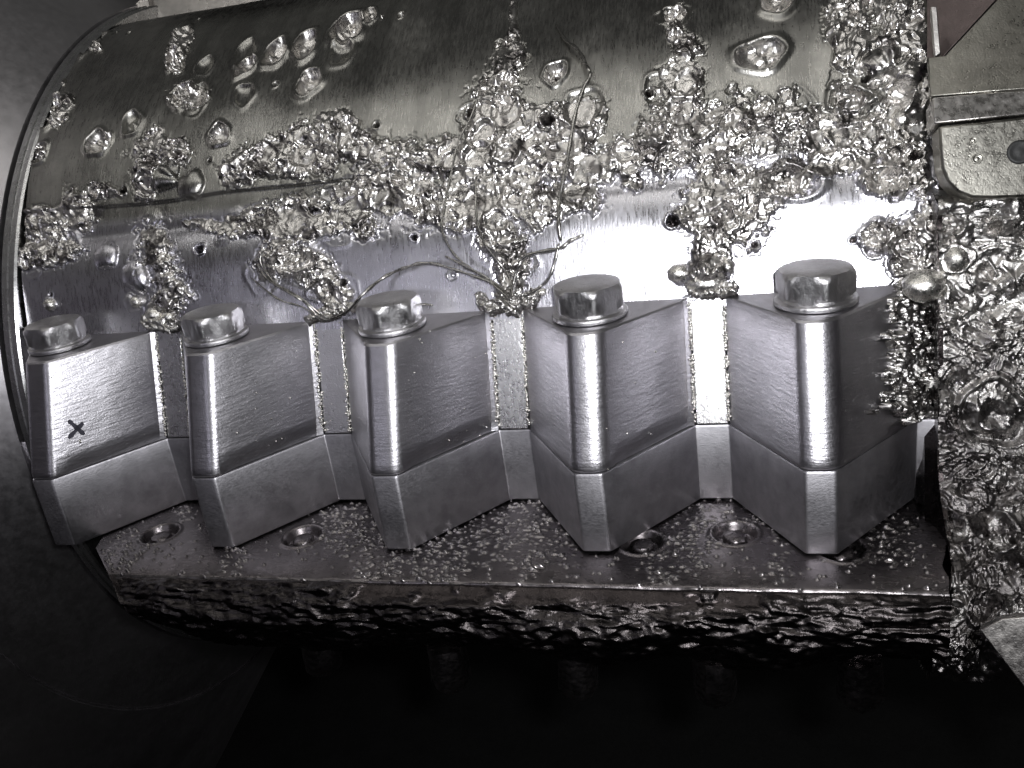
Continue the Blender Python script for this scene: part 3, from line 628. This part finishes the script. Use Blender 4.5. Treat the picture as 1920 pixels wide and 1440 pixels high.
# ------------------------------------------------------------------ LEFT END RING AND FLANGE
flange = empty('end_flange', (-.6, 1, 0), 'large round steel flange with a narrow bright rim at the left end of the machine', 'flange')
CY, CZ, RR = 2.611, .261, 2.62
def disc(prof, n=160):
    rings = []
    for x, r in prof: rings.append([(x, CY + r * math.cos(a), CZ + r * math.sin(a)) for a in np.linspace(0, 2 * math.pi, n, endpoint=False)])
    return loft(rings)
V_, F_ = disc([(-.44, 1.0), (-.44, RR - .012), (-.452, RR), (-.49, RR + .0), (-.495, RR + .008), (-.53, RR + .010), (-.54, RR)])
link('rim', polymesh('rim', V_, F_), M_rim, flange)
V_, F_ = disc([(-.56, 1.0), (-.56, RR + .02), (-.60, RR + .07), (-.99, RR + .535), (-1.005, RR + .54), (-1.01, RR + .555), (-.99, RR + .562), (-1.02, RR + .60), (-3.6, RR + 4.2), (-3.8, RR + 4.2), (-3.8, 1.0)])
link('flange_face', polymesh('flange_face', V_, F_), M_flange, flange, sharp=25)

# pieces seen above the plate's far edge
wed = empty('far_segment', (0, 2.6, 2.9), 'pale smooth curved segment seen above the left end of the upper plate', 'metal segment')
slab('segment_panel', [(182, 66), (200, 48), (235, 22), (276, -12), (289, 60), (200, 80)], (0, 2.4, 2.8), (.2, -.93, .3), .1, M_sidew, wed)
slab('segment_panel', [(281, -12), (640, -30), (640, 20), (294, 60)], (0, 2.4, 2.8), (.1, -.9, .42), .1, M_sidew, wed)

# ------------------------------------------------------------------ RIGHT CHEEK
cheek = empty('side_casting', (4.8, 0, 0), 'heavily pitted dark casting at the right end of the machine', 'casting')
CH_P = Profile([(.9, 1.43), (.16, 1.405), (.11, 1.30), (.05, 1.1), (-.01, .85), (-.05, .6), (-.08, .4), (-.13, .2), (-.32, .03), (-.58, -.12), (-.70, -.32), (-.62, -.50), (-.3, -.60), (.6, -.64)])
cx = np.arange(4.53, 5.6, .0048); cs = np.arange(0, CH_P.L, .0052); CX, CS = np.meshgrid(cx, cs)
y_, z_, ny, nz = CH_P.at(cs); ny, nz = -ny, -nz
chx = lambda z: -.11 * sstep(-np.asarray(z), .02, .35)
base = np.stack([CX + chx(z_)[:, None], np.broadcast_to(y_[:, None], CX.shape), np.broadcast_to(z_[:, None], CX.shape)], -1)
qx, qy = CX * .8 + CS * .6, CS * .8 - CX * .6
qx, qy = qx + .30 * (fbm(qx * 5, qy * 5, 431, 3) - .5), qy + .30 * (fbm(qx * 5 + 9, qy * 5, 437, 3) - .5)
pat = sstep(fbm(qx * 6, qy * 6, 441, 2), .4, .6)
HC = .06 * (fbm(qx * 4, qy * 4, 401, 3) - .5) + .05 * (fbm(qx * 12, qy * 12, 405, 3) - .4) + (.3 + .7 * pat) * (.018 * ridged(qx * 22, qy * 22, 409, 3) + .009 * ridged(qx * 50, qy * 50, 411, 2))
for _ in range(420):
    r = min(R.lognormal(math.log(.022), .6), .09); stamp(HC, cx, cs, R.uniform(4.5, 5.6), R.uniform(.7, CH_P.L - .7), r, r, f_pit(r * .6, r * .2) if _ % 2 else (lambda h_, rr, X, Y, r=r: h_ + r * .7 * np.clip(1 - rr * rr, 0, 1)))
slc = np.full_like(HC, .9)
def ch_s(v_, u_):
    pu, pv = proj(base.reshape(-1, 3)); k = np.argmin((pu - u_) ** 2 + (pv - v_) ** 2 + (base.reshape(-1, 3)[:, 1] > .14) * 1e6); return CX.ravel()[k], CS.ravel()[k]
a, b = ch_s(775, 1862)
stamp(HC, cx, cs, a, b, .15, .15, lambda h_, r, X, Y: np.where(r < 1.15, h_ * .35 - .02 + .045 * np.exp(-((r - 1) / .1) ** 2) + .03 * np.exp(-((r - .45) / .25) ** 2), h_))
a, b = ch_s(485, 1790); stamp(HC, cx, cs, a, b, .07, .07, lambda h_, r, X, Y: np.where(r < 1, h_ * .2 + .04, h_))
a, b = ch_s(430, 1862); stamp(HC, cx, cs, a, b, .03, .03, f_pit(.08, .01))
HC *= sstep(CS, .70, .93)
slc *= 1 - .55 * sstep(fbm(CX * 5, CS * 5, 421, 2), .4, .6)
V = base.copy(); V[..., 1] += ny[:, None] * HC; V[..., 2] += nz[:, None] * HC
zz = np.zeros_like(HC); low = np.interp(CS, cs, z_); cheek_shade = .85 * sstep(low + .5 * (fbm(CX * 4, CS * 4, 451, 3) - .5), 1.0, .35) * (.6 + .4 * sstep(fbm(qx * 9, qy * 9, 455, 2), .62, .45))  # painted shade: casting colour darkens towards its lower half, broken by noise
tag(grid_object('pitted_face', V, np.ones((len(cs) - 1, len(cx) - 1), bool), dict(slag=slc, bright=zz, painted_shade=cheek_shade), M_cheek, cheek))
side = [(4.531 + float(chx(b)), a, b) for a, b in CH_P.p[::6]]
V_, F_ = loft([side, [(p[0] + .02, p[1], p[2]) for p in side]]); link('side_wall', polymesh('side_wall', V_, F_), M_belly, cheek)

# right upper frame
fr = empty('corner_housing', (4.9, .2, 1.8), 'stepped steel frame with a rounded plate and slanted panel in the upper right corner', 'frame')
ln = (0, -.95, .31)
o = slab('rounded_plate', [(1760, 236), (1840, 228), (2010, 208), (2010, 366), (1860, 372), (1822, 371), (1795, 360), (1776, 340), (1766, 315), (1762, 280)], (0, .05, 1.5), ln, .16, M_side, fr, bev=.012)
o['label'] = 'olive plate with a rounded lower left corner'
slab('step_strip', [(1748, 182), (2010, 160), (2010, 206), (1752, 232)], (0, .17, 1.8), (0, -.9, .44), .16, M_sidew, fr, bev=.006)
slab('recess_panel', [(1740, 108), (1772, 104), (1880, -12), (2030, -60), (2030, 157), (1745, 180)], (4.8, .32, 2.0), (-.06, -.75, .66), .05, M_side, fr)
slab('slanted_panel', [(1738, -60), (1905, -60), (1874, -8), (1768, 106), (1738, 110)], (4.65, .45, 2.0), (-.35, -.75, .56), .01, M_brown, fr, bev=.001)
slab('upright_strip', [(1745, 12), (1757, 12), (1764, 100), (1753, 106)], (4.6, .34, 2.0), (-.1, -.95, .3), .06, M_sidew, fr)
for u, v, r in ((1832, 298, .022), (1825, 263, .014), (1795, 274, .012), (1912, 285, .05)):
    p = hit_plane(u, v, (0, .05, 1.5), ln); n = np.array(ln) / np.linalg.norm(ln); a = np.array([1, 0, 0]); b = np.cross(n, a)
    rings = [[p + n * hh + rr * (math.cos(t) * a + math.sin(t) * b) for t in np.linspace(0, 6.283, 20, endpoint=False)] for rr, hh in ((r, -.002), (r * .97, .004), (r * .75, .005), (r * .6, .001), (r * .3, .004), (.001, .005))]
    link('plate_dimple', polymesh('plate_dimple', *loft(rings)), M_side if r < .04 else M_dark, fr, sharp=None)
# lower right corner plate
lw = empty('lower_bracket', (4.9, -.3, -.7), 'pale triangular steel bracket in the lower right corner', 'bracket')
slab('bracket_plate', [(1838, 1182), (1880, 1160), (2010, 1150), (2010, 1400), (1925, 1295)], (0, -.42, -.5), (-.2, -.9, .35), .06, M_sidew, lw)
